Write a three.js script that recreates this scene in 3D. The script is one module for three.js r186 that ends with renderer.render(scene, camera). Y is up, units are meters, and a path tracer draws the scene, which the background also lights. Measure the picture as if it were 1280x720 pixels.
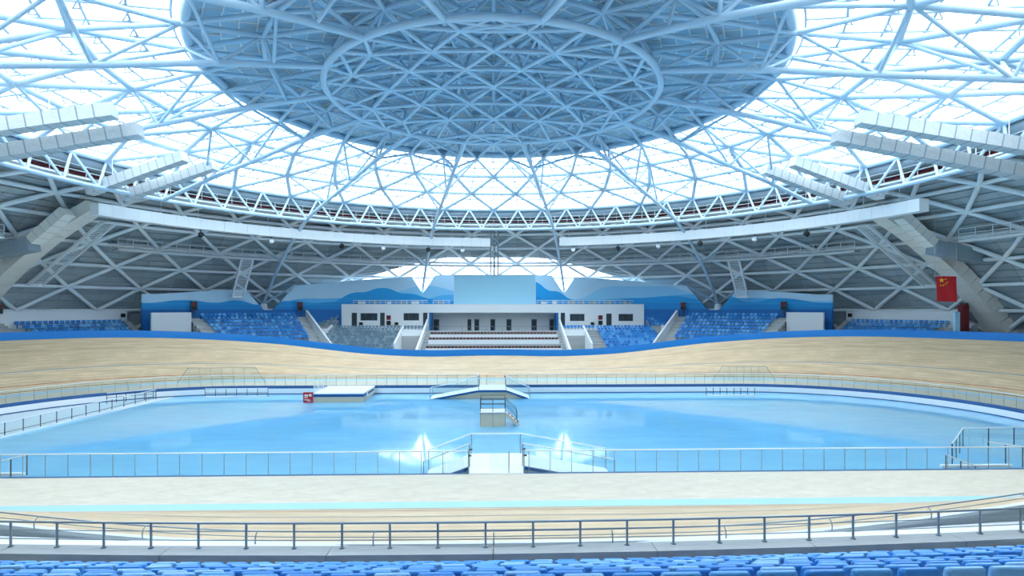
import * as THREE from 'three';
import { mergeGeometries } from 'three/addons/utils/BufferGeometryUtils.js';
import { RoundedBoxGeometry } from 'three/addons/geometries/RoundedBoxGeometry.js';

// ---------------------------------------------------------------- camera, sky, exposure
const scene = new THREE.Scene();
const renderer = new THREE.WebGLRenderer({ antialias: true });
renderer.toneMapping = THREE.LinearToneMapping;
renderer.toneMappingExposure = 1.0;
renderer.shadowMap.enabled = true;
const EYE = 7.9, CZ = 44, FOCAL = 730;
const camera = new THREE.PerspectiveCamera(2 * Math.atan(360 / FOCAL) * 180 / Math.PI, 1280 / 720, 0.1, 600);
camera.position.set(0, EYE, CZ);
camera.rotation.order = 'YXZ';
camera.rotation.y = -1.8 * Math.PI / 180;
camera.setViewOffset(1280, 720, 0, -25, 1280, 720);
scene.background = new THREE.Color().setRGB(5.3, 5.4, 5.55);      // even overcast sky, seen through the roof glazing

// ---------------------------------------------------------------- helpers
let seed = 7;
const rnd = () => { seed = (seed * 1664525 + 1013904223) >>> 0; return seed / 4294967296; };
const rad = (d) => d * Math.PI / 180;
const V = (x, y, z) => new THREE.Vector3(x, y, z);
const clamp01 = (t) => Math.max(0, Math.min(1, t));
const sstep = (a, b, x) => { const t = clamp01((x - a) / (b - a)); return t * t * (3 - 2 * t); };
const lerp = (a, b, t) => a + (b - a) * t;
const table = (pts) => (x) => {                                   // smooth curve through a table of points
  let i = 0; while (i < pts.length - 2 && x > pts[i + 1][0]) i++;
  const [x0, y0] = pts[i], [x1, y1] = pts[i + 1];
  const m = (k) => (k <= 0 || k >= pts.length - 1) ? (k <= 0 ? (pts[1][1] - pts[0][1]) / (pts[1][0] - pts[0][0]) : (pts.at(-1)[1] - pts.at(-2)[1]) / (pts.at(-1)[0] - pts.at(-2)[0])) : (pts[k + 1][1] - pts[k - 1][1]) / (pts[k + 1][0] - pts[k - 1][0]);
  const w = x1 - x0, t = clamp01((x - x0) / w), t2 = t * t, t3 = t2 * t;
  return (2 * t3 - 3 * t2 + 1) * y0 + (t3 - 2 * t2 + t) * w * m(i) + (-2 * t3 + 3 * t2) * y1 + (t3 - t2) * w * m(i + 1);
};
const polar = (deg, r, y) => V(r * Math.sin(rad(deg)), y, -r * Math.cos(rad(deg)));   // 0 degrees is straight across the track, positive to +x
const used = new Map();
const numbered = (n) => { const k = used.get(n) ?? 0; used.set(n, k + 1); return k ? `${n}_${String(k).padStart(3, '0')}` : n; };
const shade = (o) => { o.castShadow = true; o.receiveShadow = true; return o; };
function part(name, geo, mat, parent) { const m = shade(new THREE.Mesh(geo, mat)); m.name = name; parent.add(m); return m; }
function group(name, parent) { const g = new THREE.Group(); g.name = name; parent.add(g); return g; }
function thing(name, label, category, pos = [0, 0, 0], turn = 0, set) {
  const g = new THREE.Group(); g.name = numbered(name); g.position.set(...pos); g.rotation.y = turn; scene.add(g);
  g.userData = { label, category }; if (set) g.userData.group = set; return g;
}
function one(name, label, category, geo, mat, pos = [0, 0, 0], turn = 0, set) {
  const m = shade(new THREE.Mesh(geo, mat)); m.name = numbered(name); m.position.set(...pos); m.rotation.y = turn; scene.add(m);
  m.userData = { label, category }; if (set) m.userData.group = set; return m;
}
function structure(name, label, geo, mat) {
  const m = geo ? shade(new THREE.Mesh(geo, mat)) : new THREE.Group();
  m.name = numbered(name); m.userData = { kind: 'structure', label, category: 'structure' }; scene.add(m); return m;
}
function dup(src, pos, turn, label, set) {
  const c = src.clone(); c.name = numbered(src.name.replace(/_\d{3}$/, '')); c.position.set(...pos); c.rotation.y = turn; scene.add(c);
  c.userData = { ...src.userData }; if (label) c.userData.label = label; if (set) c.userData.group = set; return c;
}
const box = (w, h, d, x = 0, y = 0, z = 0) => new THREE.BoxGeometry(w, h, d).translate(x, y, z);
const span = (x0, x1, y0, y1, z0, z1) => box(x1 - x0, y1 - y0, z1 - z0, (x0 + x1) / 2, (y0 + y1) / 2, (z0 + z1) / 2);
const unitTube = new THREE.CylinderGeometry(1, 1, 1, 10, 1, true), unitRod = new THREE.CylinderGeometry(1, 1, 1, 6, 1, false), unitBar = new THREE.BoxGeometry(1, 1, 1);
const UPV = V(0, 1, 0);
function rod(name, a, b, r, mat, parent, geo = unitTube) {        // a round member between two points
  const m = part(name, geo, mat, parent), d = b.clone().sub(a);
  m.position.copy(a).addScaledVector(d, 0.5); m.scale.set(r, d.length(), r); m.quaternion.setFromUnitVectors(UPV, d.normalize()); return m;
}
function rodGeo(a, b, r, seg = 6) {
  const d = b.clone().sub(a), g = new THREE.CylinderGeometry(r, r, d.length(), seg, 1, false);
  g.applyQuaternion(new THREE.Quaternion().setFromUnitVectors(UPV, d.clone().normalize())); const c = a.clone().addScaledVector(d, 0.5); return g.translate(c.x, c.y, c.z);
}
const basis = (a, b) => { const z = b.clone().sub(a).normalize(), x = new THREE.Vector3().crossVectors(UPV, z).normalize(), y = new THREE.Vector3().crossVectors(z, x); return new THREE.Matrix4().makeBasis(x, y, z); };
function barGeo(a, b, w, h) {                                     // a rectangular member between two points
  const L = a.distanceTo(b), g = new THREE.BoxGeometry(w, h, L), m = basis(a, b).setPosition(a.clone().add(b).multiplyScalar(0.5)); return g.applyMatrix4(m);
}
function bar(name, a, b, w, h, mat, parent) {
  const m = part(name, unitBar, mat, parent); m.scale.set(w, h, a.distanceTo(b)); m.quaternion.setFromRotationMatrix(basis(a, b)); m.position.copy(a).add(b).multiplyScalar(0.5); return m;
}
const curveTube = (pts, r, n = 40, seg = 10, closed = false) => new THREE.TubeGeometry(new THREE.CatmullRomCurve3(pts, closed), n, r, seg, closed);
const merged = (list) => mergeGeometries(list.map((g) => { const n = g.index ? g.toNonIndexed() : g; for (const k of Object.keys(n.attributes)) if (!['position', 'normal', 'uv'].includes(k)) n.deleteAttribute(k); return n; }));
function quads(grid, uvScale = 1, flip = false) {                 // grid[i][j] of points [x,y,z,u,v] -> smooth surface
  const pos = [], uv = [], idx = [], n = grid.length, m = grid[0].length;
  for (const row of grid) for (const p of row) { pos.push(p[0], p[1], p[2]); uv.push((p[3] ?? 0) * uvScale, (p[4] ?? 0) * uvScale); }
  for (let i = 0; i < n - 1; i++) for (let j = 0; j < m - 1; j++) { const a = i * m + j, b = a + 1, c = a + m, d = c + 1; flip ? idx.push(a, b, c, b, d, c) : idx.push(a, c, b, b, c, d); }
  const g = new THREE.BufferGeometry(); g.setAttribute('position', new THREE.Float32BufferAttribute(pos, 3)); g.setAttribute('uv', new THREE.Float32BufferAttribute(uv, 2)); g.setIndex(idx); g.computeVertexNormals(); return g;
}
function slabFrom(c, th, dir) {                                   // four corners (cyclic) thickened along dir
  const q = c.map((p) => p.clone().addScaledVector(dir, th)), pos = [], f = (a, b, d, e) => { for (const p of [a, b, d, a, d, e]) pos.push(p.x, p.y, p.z); };
  f(c[0], c[1], c[2], c[3]); f(q[3], q[2], q[1], q[0]);
  for (let i = 0; i < 4; i++) { const j = (i + 1) % 4; f(c[j], c[i], q[i], q[j]); }
  const g = new THREE.BufferGeometry(); g.setAttribute('position', new THREE.Float32BufferAttribute(pos, 3));
  g.setAttribute('uv', new THREE.Float32BufferAttribute(Array.from({ length: 36 }, (_, k) => [[0, 0], [1, 0], [1, 1], [0, 0], [1, 1], [0, 1]][k % 6]).flat(), 2)); g.computeVertexNormals(); return g;
}

// ---------------------------------------------------------------- textures and materials
function dataTex(w, h, fn, srgb = true) {
  const d = new Uint8Array(w * h * 4);
  for (let y = 0; y < h; y++) for (let x = 0; x < w; x++) { const c = fn(x, y), k = (y * w + x) * 4; d[k] = c[0]; d[k + 1] = c[1]; d[k + 2] = c[2]; d[k + 3] = 255; }
  const t = new THREE.DataTexture(d, w, h); t.wrapS = t.wrapT = THREE.RepeatWrapping; t.magFilter = THREE.LinearFilter; t.minFilter = THREE.LinearMipmapLinearFilter; t.generateMipmaps = true;
  if (srgb) t.colorSpace = THREE.SRGBColorSpace; t.needsUpdate = true; return t;
}
const lat = Array.from({ length: 4096 }, rnd);
const vn = (x, y, px, py) => { const xi = Math.floor(x), yi = Math.floor(y), u = x - xi, v = y - yi, s = (t) => t * t * (3 - 2 * t), h = (a, b) => lat[((((a % px) + px) % px) * 57 + (((b % py) + py) % py) * 131) & 4095]; return lerp(lerp(h(xi, yi), h(xi + 1, yi), s(u)), lerp(h(xi, yi + 1), h(xi + 1, yi + 1), s(u)), s(v)); };
// thin pine strips laid along the track: streaks along u, one strip per 4 texels of v
const stripTone = Array.from({ length: 128 }, () => rnd() - 0.5);
const woodTex = dataTex(512, 512, (x, y) => {
  const s = Math.floor(y / 4), k = stripTone[s] * 20 + (lat[(s * 37 + Math.floor((x + s * 151) / 128) * 11) & 4095] - 0.5) * 16 + (vn(x / 16, y / 2, 32, 256) - 0.5) * 9 + (vn(x / 64, y / 64, 8, 8) - 0.5) * 8 + (vn(x / 128, y / 7, 4, 73) - 0.5) * 22 - (y % 4 === 0 ? 5 : 0);
  return [clamp01((219 + k) / 255) * 255, clamp01((193 + k) / 255) * 255, clamp01((155 + k) / 255) * 255];
});
const paleTex = dataTex(512, 256, (x, y) => { const k = (vn(x / 24, y / 3, 21, 85) - 0.5) * 12 + (vn(x / 70, y / 12, 7, 21) - 0.5) * 9; return [215 + k, 205 + k, 186 + k]; });
const floorTex = dataTex(512, 512, (x, y) => { const k = (vn(x / 60, y / 22, 8, 23) - 0.5) * 14 + (vn(x / 9, y / 5, 56, 102) - 0.5) * 5; return [116 + k, 203 + k, 245 + k * 0.3]; });
const ductTex = dataTex(128, 128, (x, y) => { const k = (vn(x / 20, y / 2, 6, 64) - 0.5) * 18 + (vn(x / 12, y / 12, 10, 10) - 0.5) * 12; return [206 + k, 212 + k, 214 + k]; });
const concTex = dataTex(256, 256, (x, y) => { const k = (vn(x / 22, y / 22, 11, 11) - 0.5) * 12 + (rnd() - 0.5) * 8; return [172 + k, 177 + k, 179 + k]; });
const std = (hex, o = {}) => new THREE.MeshStandardMaterial({ color: hex, roughness: 0.55, side: THREE.DoubleSide, ...o });
const phys = (hex, o = {}) => new THREE.MeshPhysicalMaterial({ color: hex, side: THREE.DoubleSide, ...o });
const M = {
  wood: phys(0xffffff, { map: woodTex, roughness: 0.5, clearcoat: 0.25, clearcoatRoughness: 0.35 }),
  pale: std(0xffffff, { map: paleTex, roughness: 0.6 }),
  azure: std(0xa9d6ee, { roughness: 0.5 }),
  infield: phys(0xffffff, { map: floorTex, roughness: 0.35, clearcoat: 0.9, clearcoatRoughness: 0.06 }),
  apron: std(0xd6e4ec, { roughness: 0.35 }),
  navy: std(0x17568f), white: std(0xeff3f4), offwhite: std(0xe2e8ea), bandBlue: std(0x0a7cd0, { roughness: 0.4 }),
  concrete: std(0xffffff, { map: concTex, roughness: 0.8 }), 
  steel: std(0xbdd7e9, { roughness: 0.38 }), steelFine: std(0xeef4f7, { roughness: 0.45 }),
  panel: std(0xaccbde, { roughness: 0.6 }), batten: std(0xf0f4f6), glazing: std(0x9fb4c2, { roughness: 0.5 }),
  shellA: std(0xabb6bb, { roughness: 0.6 }), shellB: std(0xa2adb3, { roughness: 0.6 }), shellC: std(0xb2bcc0, { roughness: 0.6 }),
  gutter: std(0x93a3ad, { roughness: 0.5 }),
  duct: std(0xffffff, { map: ductTex, roughness: 0.4, metalness: 0.25 }), cladding: std(0xebe8de, { roughness: 0.5 }),
  chrome: std(0x9aa5ab, { roughness: 0.28, metalness: 0.7 }), rail: std(0xe6ecef, { roughness: 0.3, metalness: 0.2 }), darkMetal: std(0x3b464c, { roughness: 0.5 }),
  glass: phys(0xf9fdfd, { roughness: 0.02, transmission: 1, thickness: 0, ior: 1.45 }),
  roofGlass: phys(0xf4fbff, { roughness: 0.12, transmission: 1, thickness: 0, ior: 1.3 }),
  darkGlass: std(0x2f3f47, { roughness: 0.45 }), door: std(0x55656e),
  red: std(0xc01824, { roughness: 0.5 }), maroon: std(0x6d1a22), yellow: std(0xf5cf3a), black: std(0x14181b),
  seatA: std(0x3d93e6, { roughness: 0.22 }), seatB: std(0x5aa9ee, { roughness: 0.22 }), seatC: std(0x86c2f2, { roughness: 0.22 }),
  screen: std(0xaee6fd, { roughness: 0.35 }), greyStrip: std(0x8e999e, { roughness: 0.8 }), beige: std(0xcbc2ab), lineBlue: std(0x7c93ad), lineRed: std(0xb5532f), lineDark: std(0x4a4a4c),
};

// ---------------------------------------------------------------- the oval: offsets from a spine, straights along x
const LS = 25, RIN = 21;
const ring = [];                                                  // samples round the oval: spine point, outward normal, way from the middle of the straight
{
  const put = (bx, bz, nx, nz, d) => ring.push({ bx, bz, nx, nz, d, near: sstep(-2, 16, nz * RIN) });
  for (let x = -LS; x < LS - 0.01; x += 1) put(x, 0, 0, 1, Math.abs(x));
  for (let a = 90; a > -90; a -= 2.5) { const s = RIN * rad(90 - Math.abs(a)); put(LS, 0, Math.cos(rad(a)), Math.sin(rad(a)), LS + s); }
  for (let x = LS; x > -LS + 0.01; x -= 1) put(x, 0, 0, -1, Math.abs(x));
  for (let a = 90; a > -90; a -= 2.5) { const s = RIN * rad(90 - Math.abs(a)); put(-LS, 0, -Math.cos(rad(a)), -Math.sin(rad(a)), LS + s); }
  ring.push(ring[0]);
  let s = 0; for (let i = 0; i < ring.length; i++) { if (i) { const a = ring[i - 1], b = ring[i]; s += Math.hypot(b.bx + b.nx * 24 - a.bx - a.nx * 24, b.bz + b.nz * 24 - a.bz - a.nz * 24); } ring[i] = { ...ring[i], s }; }
}
const bank = (q) => rad(13 + 29 * sstep(5, 42, q.d)), slope = (q) => 8.4 - 1.4 * sstep(0, 18, q.d);
const outR = (q) => RIN + slope(q) * Math.cos(bank(q)), outY = (q) => 0.06 + slope(q) * Math.sin(bank(q));
const at = (q, r, y) => [q.bx + q.nx * r, y, q.bz + q.nz * r];
function ribbon(profile, uScale = 1, set = ring) {                // profile(sample) -> [[r, y], ...] lofted round the oval
  return quads(set.map((q) => { let v = 0, last; return profile(q).map(([r, y]) => { if (last) v += Math.hypot(r - last[0], y - last[1]); last = [r, y]; return [...at(q, r, y), q.s, v]; }); }), uScale);
}
// ground and infield
const GL = -0.85;
structure('ground', 'concrete slab under the whole hall', new THREE.CylinderGeometry(62, 62, 0.5, 90).translate(0, GL - 0.45, 0), M.concrete);
{
  const inner = ring.slice(0, -1).map((q) => at(q, 16.0, 0));
  const make = (keep, cut, mat, name, label, y) => {
    const sh = new THREE.Shape(); let first = true;
    for (const p of inner) { const x = keep(p[0], p[2]) ? p[0] : cut(p[2]); first ? sh.moveTo(x, -p[2]) : sh.lineTo(x, -p[2]); first = false; }
    const g = new THREE.ShapeGeometry(sh).rotateX(-Math.PI / 2).translate(0, y, 0), u = g.attributes.uv; for (let i = 0; i < u.count; i++) u.setXY(i, u.getX(i) / 14, u.getY(i) / 14);
    return structure(name, label, g, mat);
  };
  const lineX = (z) => -32.9 + 0.11 * (-z);                       // the straight edge where the blue paint stops
  make((x, z) => true, null, M.apron, 'floor', 'pale grey-white apron floor beyond the glass fence of the infield', GL - 0.02);
  make((x, z) => x > lineX(z), lineX, M.infield, 'floor', 'glossy sky-blue painted infield floor inside the track', GL);
}
structure('trim_1', 'dark blue stripe along the top of the infield wall', ribbon(() => [[15.98, -0.27], [15.98, 0.0], [16.2, 0.0]]), M.navy);
structure('trim_2', 'white painted band of the infield wall', ribbon(() => [[15.96, -0.77], [15.96, -0.27], [16.0, -0.27]]), M.white);
structure('trim_3', 'thin dark blue skirting line at the foot of the infield wall', ribbon(() => [[15.94, GL], [15.94, -0.77], [16.0, -0.77]]), M.navy);
structure('floor', 'cream coloured flat safety zone inside the cycling track', ribbon(() => [[16.2, 0], [18, 0], [20.1, 0]], 1 / 5), M.pale);
structure('floor', 'light blue band along the inner edge of the cycling track', ribbon(() => [[20.1, 0.004], [RIN, 0.06]]), M.azure);
const track = structure('floor', 'banked pale pine cycling track with wooden strips', ribbon((q) => Array.from({ length: 9 }, (_, k) => { const t = k / 8 * slope(q); return [RIN + t * Math.cos(bank(q)), 0.06 + t * Math.sin(bank(q))]; }), 1 / 7), M.wood);
for (const [t, w, mat, label] of [[0.2, 0.06, M.lineDark, 'dark measuring line'], [0.95, 0.07, M.lineRed, 'red sprinters line'], [2.7, 0.08, M.lineBlue, 'grey-blue stayers line']]) {
  const p = part('track_line', ribbon((q) => [0, w].map((o) => [RIN + (t + o) * Math.cos(bank(q)) - 0.012 * Math.sin(bank(q)), 0.06 + (t + o) * Math.sin(bank(q)) + 0.012 * Math.cos(bank(q))])), mat, track); p.userData.label = label;
}
const wallH = (q) => lerp(0.78, 0.03, q.near);
const trackWall = structure('wall_track', 'bright blue outer wall round the top of the banked cycling track', ribbon((q) => [[outR(q), outY(q)], [outR(q) + 0.02, outY(q) + wallH(q)], [outR(q) + 0.16, outY(q) + wallH(q)], [outR(q) + 0.16, 1.95]]), M.bandBlue);
const nearSide = ring.filter((q) => q.bz === 0 && q.nz > 0.2 && q.near > 0.9);
nearSide.sort((a, b) => (a.bx + a.nx * 28) - (b.bx + b.nx * 28));
part('back_face', ribbon((q) => [[outR(q) + 0.165, outY(q) + wallH(q) + 0.01], [outR(q) + 0.35, outY(q) + 0.02], [outR(q) + 0.36, 1.94]], 1, nearSide), M.greyStrip, trackWall);
part('edge_strip', ribbon((q) => [[outR(q) - 0.02, outY(q) + 0.02], [outR(q), outY(q) + 0.045], [outR(q) + 0.17, outY(q) + 0.045]], 1, nearSide), M.white, trackWall);
structure('floor', 'white concourse floor between the track edge and the spectator railing', ribbon((q) => [[outR(q) + 0.16, 1.95], [Math.max(outR(q) + 0.2, 29.4), 1.95]], 1, nearSide), M.white);

// ---------------------------------------------------------------- hall shell: profile in radius and height, straight members on a triangle grid
const profPts = [[38, 21.7], [42, 20.2], [46, 17.8], [50, 14.3], [53.5, 10.4], [56, 6.4], [57.6, 2.6], [58.4, -1.1]];
const prof = []; { const c = new THREE.CatmullRomCurve3(profPts.map(([r, y]) => V(r, y, 0))); for (let i = 0; i <= 100; i++) { const p = c.getPointAt(i / 100); prof.push([p.x, p.y]); } }
const shellP = (t) => { const i = Math.min(99, Math.max(0, Math.floor(t * 100))), f = t * 100 - i; return [lerp(prof[i][0], prof[i + 1][0], f), lerp(prof[i][1], prof[i + 1][1], f)]; };
const shellAt = (deg, t, inset = 0) => { const [r, y] = shellP(t); return polar(deg, r - inset * 0.75, y - inset * 0.65); };
const shellN = (deg) => polar(deg, 0.75, 0.65);
const wallFar = structure('wall_far', 'grey ribbed metal wall and roof shell across the track with white steel bracing');
const wallLeft = structure('wall_left', 'grey ribbed metal wall shell with white steel bracing round the bend beside the bare concrete leg');
const wallRight = structure('wall_right', 'grey ribbed metal wall shell with white steel bracing round the bend where the red flag hangs');
const wallNear = structure('wall_near', 'grey ribbed metal wall shell behind the spectator seats');
const side = (d) => { d = ((d + 180) % 360 + 360) % 360 - 180; return Math.abs(d) <= 47.2 ? wallFar : Math.abs(d) > 125 ? wallNear : d < 0 ? wallLeft : wallRight; };
const COL = 360 / 84, ROWS = 9;
const winTop = (d) => { const a = Math.abs(d); return a > 31 ? 1 : lerp(0.375, 0.60, sstep(10, 31, a) * 0.6 + 0.4 * clamp01((a - 8) / 23)); };
const winBot = 0.80;
const window1 = structure('window_1', 'wide arched window band in the far wall above the mural');
for (let c = 0; c < 84; c++) {
  const a0 = (c - 42) * COL, a1 = a0 + COL, mid = a0 + COL / 2, w = side(mid);
  const t0 = winTop(a0), t1 = winTop(a1), open = Math.abs(mid) < 31;
  for (let k = 0; k < ROWS; k++) {
    const f0 = k / ROWS, f1 = (k + 1) / ROWS;
    const clip = (f, top) => open ? Math.min(f, top) : f;
    const A = [clip(f0, t0), clip(f0, t1), clip(f1, t1), clip(f1, t0)];
    if (Math.max(A[2], A[3]) - Math.min(A[0], A[1]) > 0.004 && !(A[2] - A[1] < 0.002 && A[3] - A[0] < 0.002)) {
      const laps = []; for (let m = 0; m < 4; m++) { const u = m / 4, v = (m + 1) / 4, L = (a, b, t) => lerp(a, b, t); laps.push(slabFrom([shellAt(a0 + 0.015, L(A[0], A[3], u), 0.11), shellAt(a1 - 0.015, L(A[1], A[2], u), 0.11), shellAt(a1 - 0.015, L(A[1], A[2], v), -0.01), shellAt(a0 + 0.015, L(A[0], A[3], v), -0.01)], 0.1, shellN(mid))); }
      part('wall_panel', merged(laps), [M.shellA, M.shellB, M.shellC][Math.floor(rnd() * 3)], w);
    }
    if (open && f1 > winBot) part('wall_panel', slabFrom([shellAt(a0, Math.max(f0, winBot)), shellAt(a1, Math.max(f0, winBot)), shellAt(a1, f1), shellAt(a0, f1)], 0.12, shellN(mid)), M.shellA, w);
  }
  if (open) for (let k = 0; k < 3; k++) {
    const y = (f, top) => lerp(top, winBot, f);
    part('pane', slabFrom([shellAt(a0, y(k / 3, t0)), shellAt(a1, y(k / 3, t1)), shellAt(a1, y((k + 1) / 3, t1)), shellAt(a0, y((k + 1) / 3, t0))], 0.02, shellN(mid)), M.roofGlass, window1);
  }
}
{ // solid skin behind the panels so that daylight enters only by the openings
  const skin = (from, to, ta, tb, parent) => { const g = [], n = Math.ceil((to - from) / 2); for (let j = 0; j <= n; j++) { const a = lerp(from, to, j / n), row = []; for (let i = 0; i <= 24; i++) { const p = shellAt(a, lerp(ta(a), tb(a), i / 24)).addScaledVector(shellN(a), 0.2); row.push([p.x, p.y, p.z]); } g.push(row); } part('outer_skin', quads(g), M.shellA, parent); };
  const n0 = COL * 7.5, z = () => 0, e = () => 1;
  skin(-n0, n0, z, (a) => Math.abs(a) > 30.9 ? winTop(30.9) : winTop(a), wallFar); skin(-n0, n0, () => winBot, e, wallFar);
  skin(n0, 47.2, z, e, wallFar); skin(-47.2, -n0, z, e, wallFar); skin(47, 126, z, e, wallRight); skin(-126, -47, z, e, wallLeft); skin(125, 235, z, e, wallNear);
}
// bracing on the inner face of the shell: rows of staggered nodes
const BR = [0.1, 0.2, 0.3, 0.4, 0.5, 0.6, 0.7, 0.8, 0.9], NB = 42;
for (let k = 0; k < BR.length; k++) for (let i = 0; i < NB; i++) {
  const off = (k % 2) * 0.5, deg = (j) => j * 360 / NB, a = shellAt(deg(i + off), BR[k], 0.45), b = shellAt(deg(i + 1 + off), BR[k], 0.45), w = side(deg(i + off + 0.5));
  if (w === wallNear) continue;
  if (!(Math.abs((deg(i + off) + 180) % 360 - 180) < 34 && BR[k] > 0.55)) rod('brace', a, b, 0.19, M.steelFine, w);
  if (k + 1 < BR.length) for (const d of [-0.5, 0.5]) rod('brace', a, shellAt(deg(i + off + d), BR[k + 1], 0.45), 0.22, M.steelFine, side(deg(i + off + d / 2)));
}

// ---------------------------------------------------------------- roof: centre disc, glazed ring, two layers of tubes
const UY = table([[0, 26.2], [10, 25.75], [20.5, 24.4], [26, 23.7], [32, 22.8], [38, 21.7]]);
const LY = table([[0, 24.6], [6, 24.4], [12.2, 23.75], [18.5, 22.75], [24.8, 21.45], [31, 20.2], [37, 18.8], [42, 16.5], [48, 12.9], [54, 8.2]]);
const ceiling = structure('ceiling', 'round blue-grey panelled centre of the roof');
{
  const g = []; for (let i = 0; i <= 72; i++) { const row = []; for (let k = 0; k <= 10; k++) { const p = polar(i * 5, 20.3 * k / 10, UY(20.5 * k / 10) + 0.75); row.push([p.x, p.y, p.z]); } g.push(row); }
  part('roof_deck', quads(g), M.panel, ceiling);
  const counts = [6, 10, 16, 22, 26, 32, 36, 42, 46, 52], step = 20.5 / 10;
  counts.forEach((n, k) => {
    const r0 = k * step, r1 = r0 + step, bat = [];
    for (let i = 0; i < n; i++) {
      const a0 = i * 360 / n, a1 = a0 + 360 / n, y0 = UY(r0) + 0.5, y1 = UY(r1) + 0.5, up = V(0, 1, 0), e = 0.25 / Math.max(1, r0);
      part('ceiling_panel', slabFrom([polar(a0 + e, r0 + 0.03, y0), polar(a1 - e, r0 + 0.03, y0), polar(a1 - e, r1 - 0.03, y1), polar(a0 + e, r1 - 0.03, y1)], 0.1, up), M.panel, ceiling);
      bat.push(barGeo(polar(a0, r0, y0 - 0.03), polar(a0, r1, y1 - 0.03), 0.09, 0.06));
      const h = (a0 + a1) / 2; if (k > 2) bat.push(barGeo(polar(h, r0, y0 - 0.03), polar(h, r1, y1 - 0.03), 0.05, 0.05));
      for (const [ra, rb] of [[r1, r1], [(r0 + r1) / 2, (r0 + r1) / 2]]) bat.push(barGeo(polar(a0, ra, UY(ra) + 0.46), polar(a1, rb, UY(rb) + 0.46), 0.09, 0.06));
    }
    part('batten_ring', merged(bat), M.batten, ceiling);
  });
  const rim = []; for (let i = 0; i < 72; i++) rim.push(polar(i * 5, 20.3, UY(20.5) + 0.25));
  part('rim', curveTube(rim, 0.3, 144, 10, true), M.steel, ceiling);
}
const skylight = structure('window_2', 'glazed skylight ring round the centre of the roof');
{
  const NR = 4, N = 70, R0 = 21, R1 = 38.2, gy = (r) => UY(Math.min(38, r)) + 0.75;
  for (let k = 0; k < NR; k++) for (let i = 0; i < N; i++) {
    const r0 = lerp(R0, R1, k / NR), r1 = lerp(R0, R1, (k + 1) / NR), a0 = i * 360 / N, a1 = a0 + 360 / N;
    part('pane', slabFrom([polar(a0, r0, gy(r0)), polar(a1, r0, gy(r0)), polar(a1, r1, gy(r1)), polar(a0, r1, gy(r1))], 0.02, UPV), M.roofGlass, skylight);
  }
  for (let k = 0; k <= NR * 2; k++) { const r = lerp(R0, R1, k / NR / 2), p = []; for (let i = 0; i < 70; i++) p.push(polar(i * 360 / 70, r, gy(r) - 0.1)); part('purlin', curveTube(p, 0.085, 140, 5, true), M.glazing, skylight); }
  for (let i = 0; i < N; i++) { const a = i * 360 / N; rod('glazing_bar', polar(a, R0, gy(R0) - 0.1), polar(a, R1, gy(R1) - 0.1), 0.075, M.glazing, skylight, unitRod); }
  // short bent hangers that hold the glazing off the tubes
  const h = []; for (let i = 0; i < N; i++) for (let k = 1; k < 8; k++) { const a = (i + 0.5 * (k % 2)) * 360 / N, r = lerp(R0, R1, k / 8); h.push(rodGeo(polar(a, r, gy(r) - 0.12), polar(a + 1.2, r + 0.3, gy(r) - 0.42), 0.045, 4), rodGeo(polar(a + 1.2, r + 0.3, gy(r) - 0.42), polar(a + 2.4, r, gy(r) - 0.12), 0.045, 4)); }
  const hm = part('glazing_hangers', merged(h), M.glazing, skylight); hm.userData.kind = 'stuff';
}
const truss = structure('roof_truss', 'white tubular steel space frame carrying the round roof');
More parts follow.
